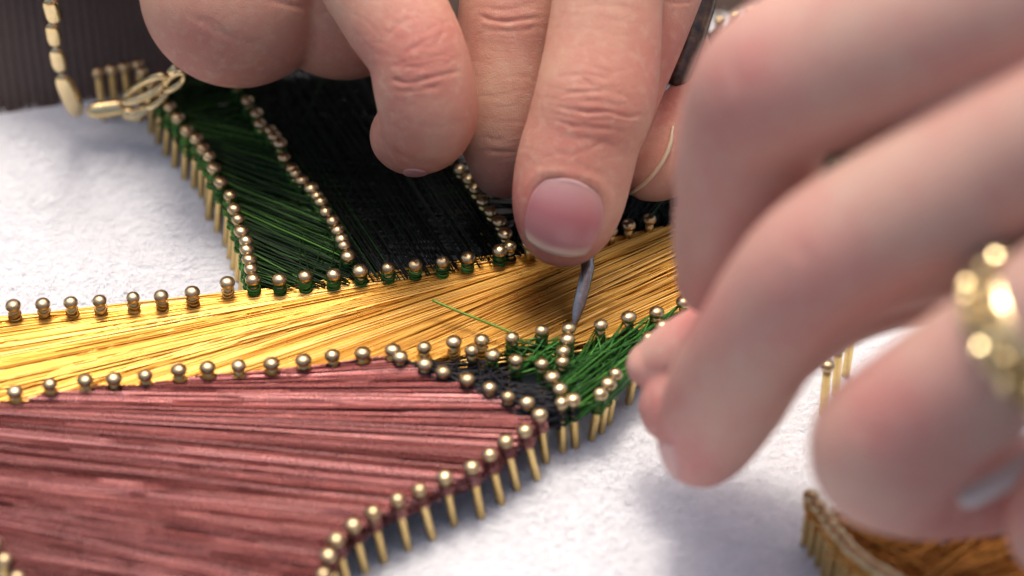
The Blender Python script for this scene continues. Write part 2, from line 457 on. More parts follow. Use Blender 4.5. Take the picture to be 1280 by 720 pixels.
# gold band: strands run nearly parallel, from the near row of nails to the far row much further right
far_row = anchors([(-640 + 37 * i, 432 - 37 * i * .08) for i in range(15)]) + GU_left + G_bottom + GU_right
far_row += anchors([(1095, 216), (1140, 208), (1190, 200), (1240, 192), (1290, 184)])
near_row = anchors([(-640 + 38 * i, 560 - 38 * i * .105) for i in range(15)]) + GL + GL_right
class Line:
    """points along a row of nails, by arc length"""
    def __init__(s, nails):
        s.t = np.array([n['top'] for n in nails]); s.b = np.array([n['base'] for n in nails])
        s.u = np.array([n['u'] for n in nails], float)
        q = np.r_[0, np.cumsum(np.linalg.norm(np.diff(s.t, axis=0), axis=1))]; s.q = q / q[-1]
    def at(s, f, z):
        t = np.array([np.interp(f, s.q, s.t[:, k]) for k in range(3)]); b = np.array([np.interp(f, s.q, s.b[:, k]) for k in range(3)])
        g = z / t[2]; return b * (1 - g) + t * g
    def fu(s, u): return float(np.interp(u, s.u, s.q))
far_l, near_l = Line(far_row), Line(near_row)
def spread(r_, n_): return (np.arange(n_) + rng.uniform(0, 1, n_)) / n_
ch = []
for layer, (span, z0, z1, cnt) in enumerate([(300, .40, .45, 300), (430, .44, .49, 340), (560, .48, .54, 420), (520, .54, .585, 500)]):
    for f in spread(0, cnt):
        u0 = -600 + f * 1560
        cl = .006 * math.sin(f * 60 + layer)
        sp_ = span + 30 * math.sin(u0 * .021 + layer) + U(-14, 14)
        za, zb = U(z0, z1), U(z0, z1)
        ch.append((near_l.at(near_l.fu(u0), za), far_l.at(far_l.fu(u0 + sp_), zb + cl)))
for f in spread(0, 90):                       # single strands standing proud of the rest
    u0 = 380 + f * 560
    ch.append((near_l.at(near_l.fu(u0), .58), far_l.at(far_l.fu(u0 + 430 + U(-30, 30)), U(.6, .64))))
for f in spread(0, 150):                      # long shallow strands
    u0 = -620 + f * 700; g = U(0, 1)
    ch.append((near_l.at(near_l.fu(u0), .6) * (1 - g) + far_l.at(far_l.fu(u0), .6) * g, far_l.at(far_l.fu(u0 + U(760, 900)), U(.53, .59))))
for i in range(len(far_row) - 6):           # along the far edge
    for _ in range(3):
        ch.append(hook(far_row[i], far_row[min(len(far_row) - 1, i + random.randint(2, 6))], U(.45, .6), U(.45, .6)))
for i in range(len(near_row) - 6):
    for _ in range(2):
        ch.append(hook(near_row[i], near_row[min(len(near_row) - 1, i + random.randint(2, 5))], U(.42, .58), U(.42, .58)))
fill('gold_wire_band', 'long band of shiny gold wire stretched across the board between two rows of nails', ch, .0135, M['gold'],
     (GU_left[1:] + [n for n in GL if n['u'] < 620], .48, .72, .015, .066, 5), n=8, wob=.006)
# maroon petal: a fan from the near left edge to the right edge
left_a = list(reversed([n for n in GL if n['u'] < 310])) + anchors([(-120, 494), (-230, 496), (-330, 499), (-320, 515), (-290, 530), (-250, 545), (-210, 562), (-150, 580), (-100, 595)]) + ML + anchors([(100, 795), (140, 825), (190, 850)])
right_a = [GL[14]] + NAVY + PET + anchors([(398, 800), (380, 840), (340, 880)])
la, rb_ = Line(left_a), Line(right_a)
ch = []
for layer, (off, z0, z1, cnt) in enumerate([(-.16, .46, .52, 360), (.12, .50, .57, 400), (-.06, .55, .62, 460), (.0, .60, .68, 560), (.03, .64, .70, 340)]):
    for f in spread(0, cnt):
        g = f + off * math.sin(math.pi * f) + .012 * math.sin(f * 90 + layer) + U(-.012, .012)
        dz_ = .022 * math.sin(f * 47 + layer * 2) + .014 * math.sin(f * 131 + layer)
        ch.append((la.at(f, U(z0, z1) + dz_), rb_.at(min(1, max(0, g)), U(z0, z1) + dz_ + .02)))
fill('maroon_wire_petal', 'wide petal of maroon wire strands fanning out in front of the gold band', ch, .0115, M['maroon'],
     (PET, .56, .76, .016, .064, 5), n=8, wob=.01)
print('maroon strands', len(ch))
# dark green leaf
ch = []
bot = G_bottom[:5]
A_, B_ = Line(LEAF_L[2:]), Line(LEAF_M[4:] + [G_bottom[4], G_bottom[3], G_bottom[2], G_bottom[1]])
for layer, (off, z0, z1, cnt) in enumerate([(-.12, .34, .44, 90), (.1, .44, .54, 100), (0, .54, .64, 110), (.05, .62, .73, 90)]):
    for f in spread(0, cnt):
        f2 = f ** (.8 if layer < 3 else .9)
        ch.append((A_.at(f2, U(z0, z1)), B_.at(min(1, max(0, f2 + off * math.sin(math.pi * f2) + U(-.02, .02))), U(z0, z1))))
for i, a in enumerate(LEAF_M):
    for b in bot[2:]:
        if i > 7 and random.random() < .5: ch.append(hook(a, b, U(.6, .76), U(.6, .76)))
A_, B_ = Line(LEAF_L[:7]), Line(LEAF_M[:7])
for f in spread(0, 150): ch.append((A_.at(f, U(.3, .7)), B_.at(f, U(.3, .7))))
for a in LEAF_L[:7]:
    for b in LEAF_M[:9]: ch.append(hook(a, b, U(.3, .7), U(.3, .7)))
fill('green_wire_leaf', 'dark green wire leaf half beside the left white felt', ch, .011, M['green'],
     (LEAF_L[2:] + LEAF_M[2:] + G_bottom[:10] + LEAF_M2, .5, .765, .015, .068, 6), n=6, wob=.008, wm=M['leaf'])
# blackish leaf half
top = anchors([(300, 60), (340, 55), (380, 50), (420, 55), (460, 60), (500, 80), (520, 110)])
ch = []
A_, B_ = Line(anchors([(286, 100), (330, 84), (400, 72), (470, 82), (530, 110)])), Line(G_bottom[4:11] + [LEAF_R[-2]])
for layer, (off, z0, z1, cnt) in enumerate([(-.1, .36, .48, 34), (.06, .5, .6, 44), (.0, .6, .72, 56)]):
    for f in spread(0, cnt):
        ch.append((A_.at(f, U(z0, z1)), B_.at(min(1, max(0, f + off * math.sin(math.pi * f) + U(-.015, .015))), U(z0, z1))))
A_, B_ = Line(LEAF_M[3:15]), Line(LEAF_R[:8])
for f in spread(0, 150): ch.append((A_.at(f ** 1.3, U(.3, .62)), B_.at(f ** 1.3, U(.3, .62))))
for f in spread(0, 8): ch.append((A_.at(.95 + f * .05, U(.3, .4)), Line(LEAF_R[7:]).at(f, U(.3, .4))))
A_, B_ = Line(anchors([(190, 96), (240, 88), (268, 82), (296, 103), (321, 140)])), Line(anchors([(420, 72), (480, 66), (540, 84), (550, 110), (556, 170)]))
for f in spread(0, 170): ch.append((A_.at(f, U(.3, .6)), B_.at(f, U(.3, .6))))
for a in top:
    for b in LEAF_M[:13] + LEAF_R[:8]:
        if random.random() < .9: ch.append(hook(a, b, U(.3, .7), U(.3, .7)))
A_, B_ = Line(LEAF_R), Line(anchors([(680, 140), (700, 180), (715, 230), (715, 292)]))
for f in spread(0, 90): ch.append((A_.at(f, U(.3, .68)), B_.at(f, U(.3, .68))))
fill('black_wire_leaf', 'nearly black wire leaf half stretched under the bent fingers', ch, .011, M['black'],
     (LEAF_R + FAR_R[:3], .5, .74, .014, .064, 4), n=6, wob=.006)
# navy wedge
ch = []
for a in NAVY + [PET[0]]:
    for b in NAVY_U + [GL[14], GL[15], LG[4], LG[5], LG[6]]:
        if random.random() < .8:
            for _ in range(3): ch.append(hook(a, b, U(.4, .74), U(.4, .74)))
for i, a in enumerate(NAVY):
    for b in NAVY[i + 1:] + [LG[6], PET[0], LG[5]]:
        for _ in range(3): ch.append(hook(a, b, U(.4, .74), U(.4, .74)))
fill('navy_wire_wedge', 'narrow wedge of blackish navy wire between the maroon petal and the green wires', ch, .011, M['navy'],
     (NAVY + [LG[6], LG[7]], .5, .74, .014, .064, 5), n=5, wob=.012)
# small bright green leaf at the hook
ch = []
ru = [n for n in GL if n['u'] > 740]
for a in ru + RG[:2]:
    for b in [LG[4], LG[5], LG[6], LG[7], RG[4], RG[5], RG[3], LG[2]]:
        for _ in range(3):
            if random.random() < .8: ch.append(hook(a, b, U(.42, .76), U(.5, .76)))
for a in RG:
    for b in [LG[6], LG[7]] + RG[3:]:
        if a is not b:
            for _ in range(2): ch.append(hook(a, b, U(.42, .76), U(.45, .76)))
for a in [GL[18], LG[3], NAVY_U[2]]:
    for b in [GL[19], GL[20], LG[0], LG[1]]:
        for _ in range(3): ch.append(hook(a, b, U(.55, .78), U(.55, .78)))
fill('bright_green_wire_leaf', 'small bright green wire leaf under the hook tip', ch, .0125, M['leaf'],
     ([GL[18], GL[19]] + LG[:6] + RG + [NAVY_U[2], NAVY_U[1]], .5, .76, .015, .064, 5), n=5, wob=.015)
# copper gold wires in the near right corner
ch = []
ra = anchors([(1340, 560 + i * 26) for i in range(10)])
for a in FENCE:
    for b in ra:
        for _ in range(2): ch.append(hook(a, b, U(.35, .72), U(.4, .72)))
for i, a in enumerate(FENCE):
    for b in FENCE[i + 1:i + 4]:
        for _ in range(2): ch.append(hook(a, b, U(.6, .74), U(.6, .74)))
fill('copper_gold_wire_patch', 'blurred patch of copper gold wire behind a fence of nails in the near right corner', ch, .013, M['copper'],
     (FENCE, .62, .74, .014, .064, 2), wm=M['gold'], n=6, wob=.01)
# dark green wires behind the hands; black colour stands in for shade between near fingers
ch = []
rb = anchors([(640 + i * 22, 285 - i * 2.5) for i in range(29)])
for a in FAR_R:
    for b in rb:
        for _ in range(2): ch.append(hook(a, b, U(.3, .72), U(.4, .72)))
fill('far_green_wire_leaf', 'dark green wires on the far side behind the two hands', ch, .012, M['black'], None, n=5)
# the loose end
pts = catmull([np.array(at(u, v, z)) for u, v, z in ((540, 375, .86), (563, 385, .84), (590, 396, .80), (618, 407, .82), (645, 418, .78))], 24)
V, F = tube(pts, .017, 6)
tag(mesh_obj('loose_wire_end', V, F, M['lime']), 'loose end of yellowish green wire lying across the gold band', 'wire')

# ------------------------------------------------------------------ hands
def smin(a, b, k):
    h = np.clip(.5 + .5 * (b - a) / k, 0, 1)
    return b + (a - b) * h - k * h * (1 - h)
def chain(nodes, flat=1.12, dorsal=(0, 0, -1), sub=5):
    """nodes (u, v, dz, radius in photo px) -> dense list of spheres joined into a tapered limb, camera axes"""
    pts = []
    for u, v, dz, r in nodes:
        c_ = cpt(u, v, dz); pts.append([*c_, r * .01 * (D + dz) / D])
    d = catmull(pts, (len(pts) - 1) * sub + 1)
    return d, flat, np.array(dorsal, float) / np.linalg.norm(dorsal)
def build_field(chains, soft, vox, k=.05, ks=.4):
    allp = np.vstack([c_[0] for c_ in chains + soft])
    lo = (allp[:, :3] - allp[:, 3:4]).min(0) - .2; hi = (allp[:, :3] + allp[:, 3:4]).max(0) + .2
    dims = np.ceil((hi - lo) / vox).astype(int) + 1
    ax = [lo[i] + np.arange(dims[i]) * vox for i in range(3)]
    def ev(group, kk):
        tot = np.full(dims, 1.5, np.float32)
        for d, flat, dn in group:
            f = np.full(dims, 1.5, np.float32)
            for i in range(len(d) - 1):
                a, b = d[i], d[i + 1]; R = max(a[3], b[3]) + .55
                l = np.minimum(a[:3], b[:3]) - R; h = np.maximum(a[:3], b[:3]) + R
                s = [slice(max(0, int((l[q] - lo[q]) / vox)), min(dims[q], int((h[q] - lo[q]) / vox) + 2)) for q in range(3)]
                X = ax[0][s[0]][:, None, None].astype(np.float32); Y = ax[1][s[1]][None, :, None].astype(np.float32); Z = ax[2][s[2]][None, None, :].astype(np.float32)
                ab = b[:3] - a[:3]; L2 = float(ab @ ab) + 1e-9
                t = np.clip(((X - a[0]) * ab[0] + (Y - a[1]) * ab[1] + (Z - a[2]) * ab[2]) / L2, 0, 1)
                qx = X - a[0] - t * ab[0]; qy = Y - a[1] - t * ab[1]; qz = Z - a[2] - t * ab[2]
                qn = qx * dn[0] + qy * dn[1] + qz * dn[2]
                dist = np.sqrt(qx * qx + qy * qy + qz * qz + (flat * flat - 1) * qn * qn) - (a[3] + t * (b[3] - a[3]))
                f[s[0], s[1], s[2]] = np.minimum(f[s[0], s[1], s[2]], dist)
            tot = smin(tot, f, kk)
        return tot
    F_ = ev(chains, k)
    if soft: F_ = smin(F_, ev(soft, ks), ks)
    return F_, lo, vox
def surface_nets(f, lo, vox):
    ins = f < 0
    nx, ny, nz = f.shape
    acc = np.zeros((nx - 1, ny - 1, nz - 1, 3), np.float32); cnt = np.zeros((nx - 1, ny - 1, nz - 1), np.float32)
    for axn in range(3):
        o1, o2 = [q for q in range(3) if q != axn]
        for i in (0, 1):
            for j in (0, 1):
                s0 = [None] * 3; s1 = [None] * 3
                s0[axn] = slice(0, -1); s1[axn] = slice(1, None)
                s0[o1] = s1[o1] = slice(i, f.shape[o1] - 1 + i); s0[o2] = s1[o2] = slice(j, f.shape[o2] - 1 + j)
                a, b = f[tuple(s0)], f[tuple(s1)]
                m_ = (a < 0) != (b < 0)
                t = np.where(m_, a / np.where(m_, a - b, 1), 0)
                acc[..., axn] += t * m_; acc[..., o1] += i * m_; acc[..., o2] += j * m_; cnt += m_
    cells = np.argwhere(cnt > 0)
    ids = np.full(cnt.shape, -1, np.int64); ids[tuple(cells.T)] = np.arange(len(cells))
    c_ = cnt[tuple(cells.T)][:, None]
    V = lo + (cells + acc[tuple(cells.T)] / c_) * vox
    quads = []
    for axn in range(3):
        o1, o2 = [(1, 2), (2, 0), (0, 1)][axn]
        s0 = [slice(None)] * 3; s1 = [slice(None)] * 3
        s0[axn] = slice(0, -1); s1[axn] = slice(1, None)
        for q in (o1, o2): s0[q] = s1[q] = slice(1, -1)
        A, B = ins[tuple(s0)], ins[tuple(s1)]
        e = np.argwhere(A != B)
        flip = A[tuple(e.T)]
        e = e.copy(); e[:, o1] += 1; e[:, o2] += 1
        def cid(d1, d2):
            q = e.copy(); q[:, o1] -= d1; q[:, o2] -= d2; return ids[tuple(q.T)]
        Q = np.stack([cid(1, 1), cid(0, 1), cid(0, 0), cid(1, 0)], -1)
        Q[~flip] = Q[~flip][:, ::-1]
        quads.append(Q)
    return V, np.vstack(quads)
def smooth(V, Q, it, lam=.5):
    E = np.vstack([Q[:, [0, 1]], Q[:, [1, 2]], Q[:, [2, 3]], Q[:, [3, 0]]])
    deg = np.bincount(E.ravel(), minlength=len(V)).astype(float)[:, None] + 1e-9
    for k_ in range(it):
        for l_ in (lam, -lam * .96):
            s = np.zeros_like(V)
            for q in range(3):
                s[:, q] = np.bincount(E[:, 0], V[E[:, 1], q], len(V)) + np.bincount(E[:, 1], V[E[:, 0], q], len(V))
            V = V + l_ * (s / deg - V)
    return V
def normals(V, Q):
    n = np.cross(V[Q[:, 2]] - V[Q[:, 0]], V[Q[:, 3]] - V[Q[:, 1]])
    out = np.zeros_like(V)
    for c_ in range(4):
        for q in range(3): out[:, q] += np.bincount(Q[:, c_], n[:, q], len(V))
    return out / (np.linalg.norm(out, axis=1)[:, None] + 1e-12)
def polydist(u, v, pl):
    best = np.full(u.shape, 1e9)
    tt = np.zeros(u.shape)
    n = len(pl) - 1
    for i in range(n):
        ax_, ay = pl[i]; bx, by = pl[i + 1]
        dx, dy = bx - ax_, by - ay; l2 = dx * dx + dy * dy
        t = np.clip(((u - ax_) * dx + (v - ay) * dy) / l2, 0, 1)
        d = np.hypot(u - ax_ - t * dx, v - ay - t * dy)
        m_ = d < best; best = np.where(m_, d, best); tt = np.where(m_, (i + t) / n, tt)
    return best, tt
def refine(V, Q, box):
    """halve the quads of the part in view, so that folds of the skin have enough vertices"""
    nr = normals(V, Q); c_ = V[Q].mean(1); n_ = nr[Q].mean(1)
    u = 640 + c_[:, 0] / c_[:, 2] * D * 100; v = 360 - c_[:, 1] / c_[:, 2] * D * 100
    sel = (u > box[0]) & (u < box[2]) & (v > box[1]) & (v < box[3]) 
    A = Q[sel]; keep = Q[~sel]
    E = np.sort(np.stack([A, np.roll(A, -1, 1)], -1).reshape(-1, 2), 1)
    ue, inv = np.unique(E, axis=0, return_inverse=True); inv = inv.reshape(-1)
    em = V[ue].mean(1); fm = V[A].mean(1)
    o1 = len(V); o2 = o1 + len(ue)
    e = (o1 + inv).reshape(-1, 4); f = o2 + np.arange(len(A))
    parts = [np.stack([A[:, i], e[:, i], f, e[:, (i + 3) % 4]], -1) for i in range(4)]
    V2 = np.vstack([V, em, fm]); Qs = np.vstack(parts)
    pinned = np.zeros(len(V2), bool); pinned[np.unique(keep)] = True
    cnt = np.bincount(inv, minlength=len(ue)); pinned[o1:o2][cnt < 2] = True
    pinned[np.unique(ue[cnt < 2])] = True
    V3 = smooth(V2, Qs, 3) if True else V2
    used = np.zeros(len(V2), bool); used[np.unique(Qs)] = True
    m_ = used & ~pinned
    V2[m_] = V3[m_]
    # quads kept whole beside a halved one are stitched by fans
    return V2, np.vstack([keep, Qs])
def make_hand(name, label, chains, soft, creases, blobs, dents, m, vox, k=.05, fine=None, wrinkles=()):
    k = .06
    f, lo, vx = build_field(chains, soft, vox, k)
    V, Q = surface_nets(f, lo, vx)
    V = smooth(V, Q, 4)
    if fine:
        V, Q = refine(V, Q, fine)
    nr = normals(V, Q)
    u = 640 + V[:, 0] / V[:, 2] * D * 100; v = 360 - V[:, 1] / V[:, 2] * D * 100
    front = np.clip(-nr[:, 2] * 1.6 + .1, 0, 1)
    disp = np.zeros(len(V))
    for pl, wdt, dep in creases:                       # skin folds: narrow groove with soft swollen lips
        pl = catmull(np.array(pl, float), 14) if len(pl) > 2 else np.array(pl, float)
        near = (u > pl[:, 0].min() - 40) & (u < pl[:, 0].max() + 40) & (v > pl[:, 1].min() - 40) & (v < pl[:, 1].max() + 40)
        ii = np.nonzero(near)[0]
        if not len(ii): continue
        d, t = polydist(u[ii], v[ii], pl)
        fade = np.clip(np.minimum(t, 1 - t) * 5, 0, 1)
        wdt = wdt * .72; disp[ii] += .5 * (-dep * np.exp(-(d / wdt) ** 2) + .22 * dep * np.exp(-((d - 2.6 * wdt) / (1.7 * wdt)) ** 2)) * (.75 + .25 * np.sin(t * 17 + wdt * 9)) * fade * front[ii]
    for (cu, cv, ru, rv, ang, spc, dep) in wrinkles:   # bundles of fine uneven lines over the joints
        ca, sa = math.cos(ang), math.sin(ang)
        a = (u - cu) * ca + (v - cv) * sa; b = -(u - cu) * sa + (v - cv) * ca
        mk = np.clip(1.3 - (a / ru) ** 2 - (b / rv) ** 2, 0, 1)
        for q in range(2):
            ph = 2 * np.pi * b / (spc * (1 + .37 * q)) + 1.3 * np.sin(a * .045 + cu + q) + .9 * np.sin(a * .11 + cv) + .8 * np.sin(b * .06 + a * .03 * (1 - 2 * q)) + a * .03 * (2 * q - 1)
            am = .5 + .5 * np.sin(a * .07 + b * .05 * (q + 1) + cu * 1.7 + q * 2)
            disp += -.48 * dep * mk * am * np.exp(-(np.sin(ph / 2) / .34) ** 2) * front
    # no folds inside the valleys where two fingers touch
    E = np.vstack([Q[:, [0, 1]], Q[:, [1, 2]], Q[:, [2, 3]], Q[:, [3, 0]]])
    deg = np.bincount(E[:, 0], minlength=len(V)) + np.bincount(E[:, 1], minlength=len(V)) + 1e-9
    def mean_(x): return (np.bincount(E[:, 0], x[E[:, 1]], len(V)) + np.bincount(E[:, 1], x[E[:, 0]], len(V))) / deg
    avg = np.stack([mean_(V[:, q]) for q in range(3)], -1)
    cc = ((avg - V) * nr).sum(1)
    for _ in range(4): cc = np.maximum(mean_(cc), cc * .8)
    thr = np.percentile(cc, 98.5) + 1e-9
    if fine:
        disp *= np.clip(1.3 - 1.3 * cc / (.35 * thr), 0, 1)
        wgt = np.clip(cc / (.3 * thr), 0, 1)[:, None] * .5
        for _ in range(5):
            V = V + wgt * (np.stack([mean_(V[:, q]) for q in range(3)], -1) - V)
    for (cu, cv, hu, hv, ang, dep) in dents:           # bed of a nail
        ca, sa = math.cos(ang), math.sin(ang)
        a = ((u - cu) * ca + (v - cv) * sa) / hu; b = (-(u - cu) * sa + (v - cv) * ca) / hv
        q = (np.abs(a) ** 3 + np.abs(b) ** 3) ** (1 / 3.)
        disp += (-dep * np.clip((1.02 - q) / .1, 0, 1) + dep * .5 * np.exp(-((q - 1.17) / .12) ** 2) * np.clip(.45 - b, 0, 1)) * front
    V = V + nr * disp[:, None]
    red = np.zeros(len(V))
    for bu, bv, br, bs in blobs: red += .88 * bs * np.exp(-((u - bu) ** 2 + (v - bv) ** 2) / (1.25 * br) ** 2)
    Wd = cam2w(V); Q = Q[:, ::-1].copy()          # camera axes are left-handed
    root = empty(name, Vector(Wd.mean(0))); tag(root, label, 'hand')
    o = child_at(mesh_obj('skin', Wd, Q, m, attrs={'red': np.clip(red, 0, 1)}), root)
    bvh = BVHTree.FromPolygons([tuple(p) for p in Wd.astype(float)], [tuple(q) for q in Q.tolist()])
    return root, bvh
def cast(bvh, u, v):
    d = Vector(cam2w(cpt(u, v, 0)) - cP).normalized()
    h = bvh.ray_cast(Vector(cP), d)
    return (h[0], h[1]) if h[0] is not None else (None, None)
def fingernail(bvh, root, cu, cv, hu, hv, ang, lift=.02, free=.1, n=26, pw=3.0, mtl='nail', bulge=.02):
    """plate of nail lying on the finger; b runs from the cuticle (-1) to the free edge (+1)"""
    ca, sa = math.cos(ang), math.sin(ang)
    top = []; al = []
    for i in range(n):
        for j in range(n):
            a, b = -1 + 2 * i / (n - 1), -1 + 2 * j / (n - 1)
            # square -> rounded nail outline
            a2 = a * (1 - .5 * max(0, -b - .2) ** 2 * .8) ; b2 = b * (1 - .10 * a * a) 
            if b > 0: a2 = a * (1 - .2 * b ** 3); b2 = b * (1 - .17 * a * a)
            if b < 0: b2 = b * (1 - .22 * a * a)
            x, y = a2 * hu, b2 * hv
            u, v = cu + x * ca - y * sa, cv + x * sa + y * ca
            p, nn = cast(bvh, u, v)
            if p is None: top.append(None); al.append(0); continue
            e = max(abs(a), abs(b) if b < 0 else 0)
            top.append(np.array(p) + np.array(nn) * (lift + bulge * (1 - a * a)) * (1 if e < .96 else .4))
            al.append((b + 1) / 2 + .05 * a * a)
    ok = [t for t in top if t is not None]
    print('nail', cu, len(ok))
    if not ok: return
    idx_ = {}; V = []
    for q, t in enumerate(top):
        if t is not None: idx_[q] = len(V); V.append(t)
    F = []
    for i in range(n - 1):
        for j in range(n - 1):
            qs = (i * n + j, i * n + j + 1, (i + 1) * n + j + 1, (i + 1) * n + j)
            if all(q in idx_ for q in qs): F.append(tuple(idx_[q] for q in qs))
    V = np.array(V)
    alv = [al[q] for q in range(n * n) if top[q] is not None]
    o = mesh_obj('fingernail', V, F, M[mtl], attrs={'along': alv})
    so = o.modifiers.new('thick', 'SOLIDIFY'); so.thickness = .035; so.offset = -1 if True else 1
    # make the normals look outwards
    child_at(o, root)
    return o

# the hand from the back of the board
c1 = [
    chain([(800, -330, .5, 80), (780, -150, -.05, 76), (762, -20, -.3, 69), (754, 60, -.36, 73), (744, 122, -.42, 76), (730, 165, -.36, 73), (719, 205, -.3, 74), (711, 245, -.24, 71), (706, 272, -.18, 61), (702, 288, -.12, 44)], 1.12),
    chain([(690, -330, .9, 78), (660, -120, .8, 74), (645, 0, .64, 71), (638, 60, .66, 68), (634, 120, .7, 65), (632, 170, .8, 57), (631, 195, 1.02, 48), (628, 208, 1.35, 40)], 1.1),
    chain([(430, -260, .6, 88), (452, -90, .05, 82), (488, 5, -.3, 70), (519, 62, -.5, 63), (530, 105, -.44, 64), (535, 142, -.28, 62), (529, 160, .0, 57), (515, 168, .4, 51), (507, 170, .85, 45)], 1.08),
    chain([(300, -170, 2.0, 150), (300, -60, 1.6, 132), (298, -14, 1.45, 124)], 1.15),
    chain([(450, -200, 1.5, 120), (440, -60, 1.7, 112), (430, -12, 1.8, 112)], 1.1),
    chain([(870, -260, 1.0, 78), (833, -75, .65, 66), (803, 20, .5, 62), (776, 90, .55, 60), (757, 150, .62, 55), (748, 188, .7, 46), (744, 205, .8, 40)], 1.1),
    chain([(800, -160, 2.5, 85), (815, -10, 2.15, 60), (836, 66, 1.85, 53), (853, 122, 1.45, 54), (848, 162, 1.14, 56), (826, 198, .98, 51), (813, 212, .9, 40)], 1.1),
    chain([(290, -160, 2.1, 145), (90, -225, 3.2, 160), (-160, -420, 5.0, 175)], 1.2),
]
s1_ = [chain([(380, -280, 1.2, 150), (560, -350, 1.0, 150), (760, -370, 1.0, 130), (900, -280, 1.5, 110)], 1.2),
       chain([(560, -350, 1.0, 150), (300, -380, 2.2, 180), (60, -440, 3.8, 190), (-200, -560, 5.8, 200)], 1.2)]
cr1 = [
    ([(694, 97), (727, 94), (780, 100)], 4, .012), ([(692, 122), (722, 116), (762, 114), (792, 126)], 3.6, .02),
    ([(694, 133), (727, 140), (760, 140), (787, 147), (803, 142)], 3.2, .045), ([(688, 146), (717, 158), (754, 161), (792, 167)], 3.4, .02),
    ([(700, 108), (735, 106), (785, 112)], 3, .012), ([(720, 128), (750, 126), (776, 134)], 3, .016), ([(735, 150), (765, 150), (795, 155)], 3, .018),
    ([(706, 200), (740, 184), (779, 168)], 3.5, .012), ([(700, 172), (735, 174), (775, 182)], 4, .012), ([(690, 190), (720, 196)], 4, .01),
    ([(712, 12), (750, 6), (800, 12)], 5, .01),
    ([(594, 18), (627, 27), (677, 22)], 3.6, .035), ([(600, 36), (640, 40), (676, 34)], 4, .018), ([(592, 8), (630, 12), (680, 6)], 4, .015),
    ([(606, 186), (625, 190), (650, 190)], 3.2, .03), ([(600, 172), (630, 175)], 4, .012),
    ([(484, 97), (510, 104), (537, 98), (576, 88)], 3.6, .04), ([(490, 112), (515, 114), (560, 106)], 4, .018), ([(504, 70), (520, 58), (540, 48)], 3.5, .02),
    ([(477, 53), (500, 30), (526, 20)], 3.5, .016), ([(488, 80), (515, 84), (560, 74)], 4, .015), ([(540, 62), (552, 44), (556, 24)], 3.5, .014),
    ([(476, 168), (494, 190), (520, 203), (556, 206)], 4, .02), ([(500, 150), (540, 160), (580, 152)], 5, .008),
    ([(242, 22), (290, 47), (335, 62)], 6, .02), ([(330, 0), (380, 10), (430, 22)], 5, .03), ([(255, 70), (300, 85), (340, 86)], 7, .012),
    ([(846, 158), (838, 166), (836, 180)], 3, .03), ([(860, 120), (872, 130), (886, 134)], 4, .02), ([(828, 2), (848, 4), (868, 2)], 3, .03),
]
bl1 = [(522, 50, 48, .75), (740, 138, 60, .45), (715, 195, 45, .35), (655, 270, 40, .7), (700, 330, 60, .55), (225, 80, 60, .5), (490, 190, 40, .5), (545, 100, 40, .25),
       (845, 60, 45, .6), (860, 140, 40, .6), (620, 230, 40, .35), (640, 25, 40, .2), (430, 90, 50, .45), (300, 100, 60, .3)]
h1, bv1 = make_hand('hand', 'hand from the far side with bent fingers pressing a hook into the wires', c1, s1_, cr1, bl1,
                    [(705, 270, 48, 46, .27, .025)], M['skin'], .045, fine=(130, -60, 960, 360), wrinkles=[
                        (745, 128, 66, 42, .06, 11, .012), (640, 24, 60, 34, 0, 11, .012), (628, 188, 40, 24, 0, 10, .008), (525, 72, 58, 56, -.25, 13, .012),
                        (735, 195, 60, 46, -.35, 15, .007), (280, 60, 110, 60, .3, 22, .007), (532, 170, 60, 50, .15, 16, .006), (750, 40, 62, 60, .05, 17, .006), (745, 130, 68, 60, .35, 19, .008), (520, 60, 60, 50, .5, 17, .009), (705, 215, 62, 30, .3, 12, .007), (635, 100, 50, 60, .1, 18, .006), (450, 20, 60, 50, .6, 20, .007), (250, 60, 60, 50, -.8, 24, .008), (850, 140, 40, 40, .7, 10, .009)])
fingernail(bv1, h1, 705, 271, 47, 48, .27, lift=.004, bulge=.014)
fingernail(bv1, h1, 519, 216, 15, 6, .1, lift=.01, mtl='nail_b')
pl = catmull([(841, 158), (838, 178), (828, 202), (808, 227), (784, 244)], 22)
pts = [np.array(p) + np.array(n_) * .012 for p, n_ in (cast(bv1, u, v) for u, v in pl) if p is not None]
pts = [p for i, p in enumerate(pts) if i == 0 or np.linalg.norm(p - pts[i - 1]) < .35]
V, F = tube(pts, np.interp(np.linspace(0, 1, len(pts)), [0, .3, 1], [.015, .032, .022]), 8, flat=2.0, flat_dir=-cF)
child_at(mesh_obj('fingernail', V, F, M['nail_edge']), h1)

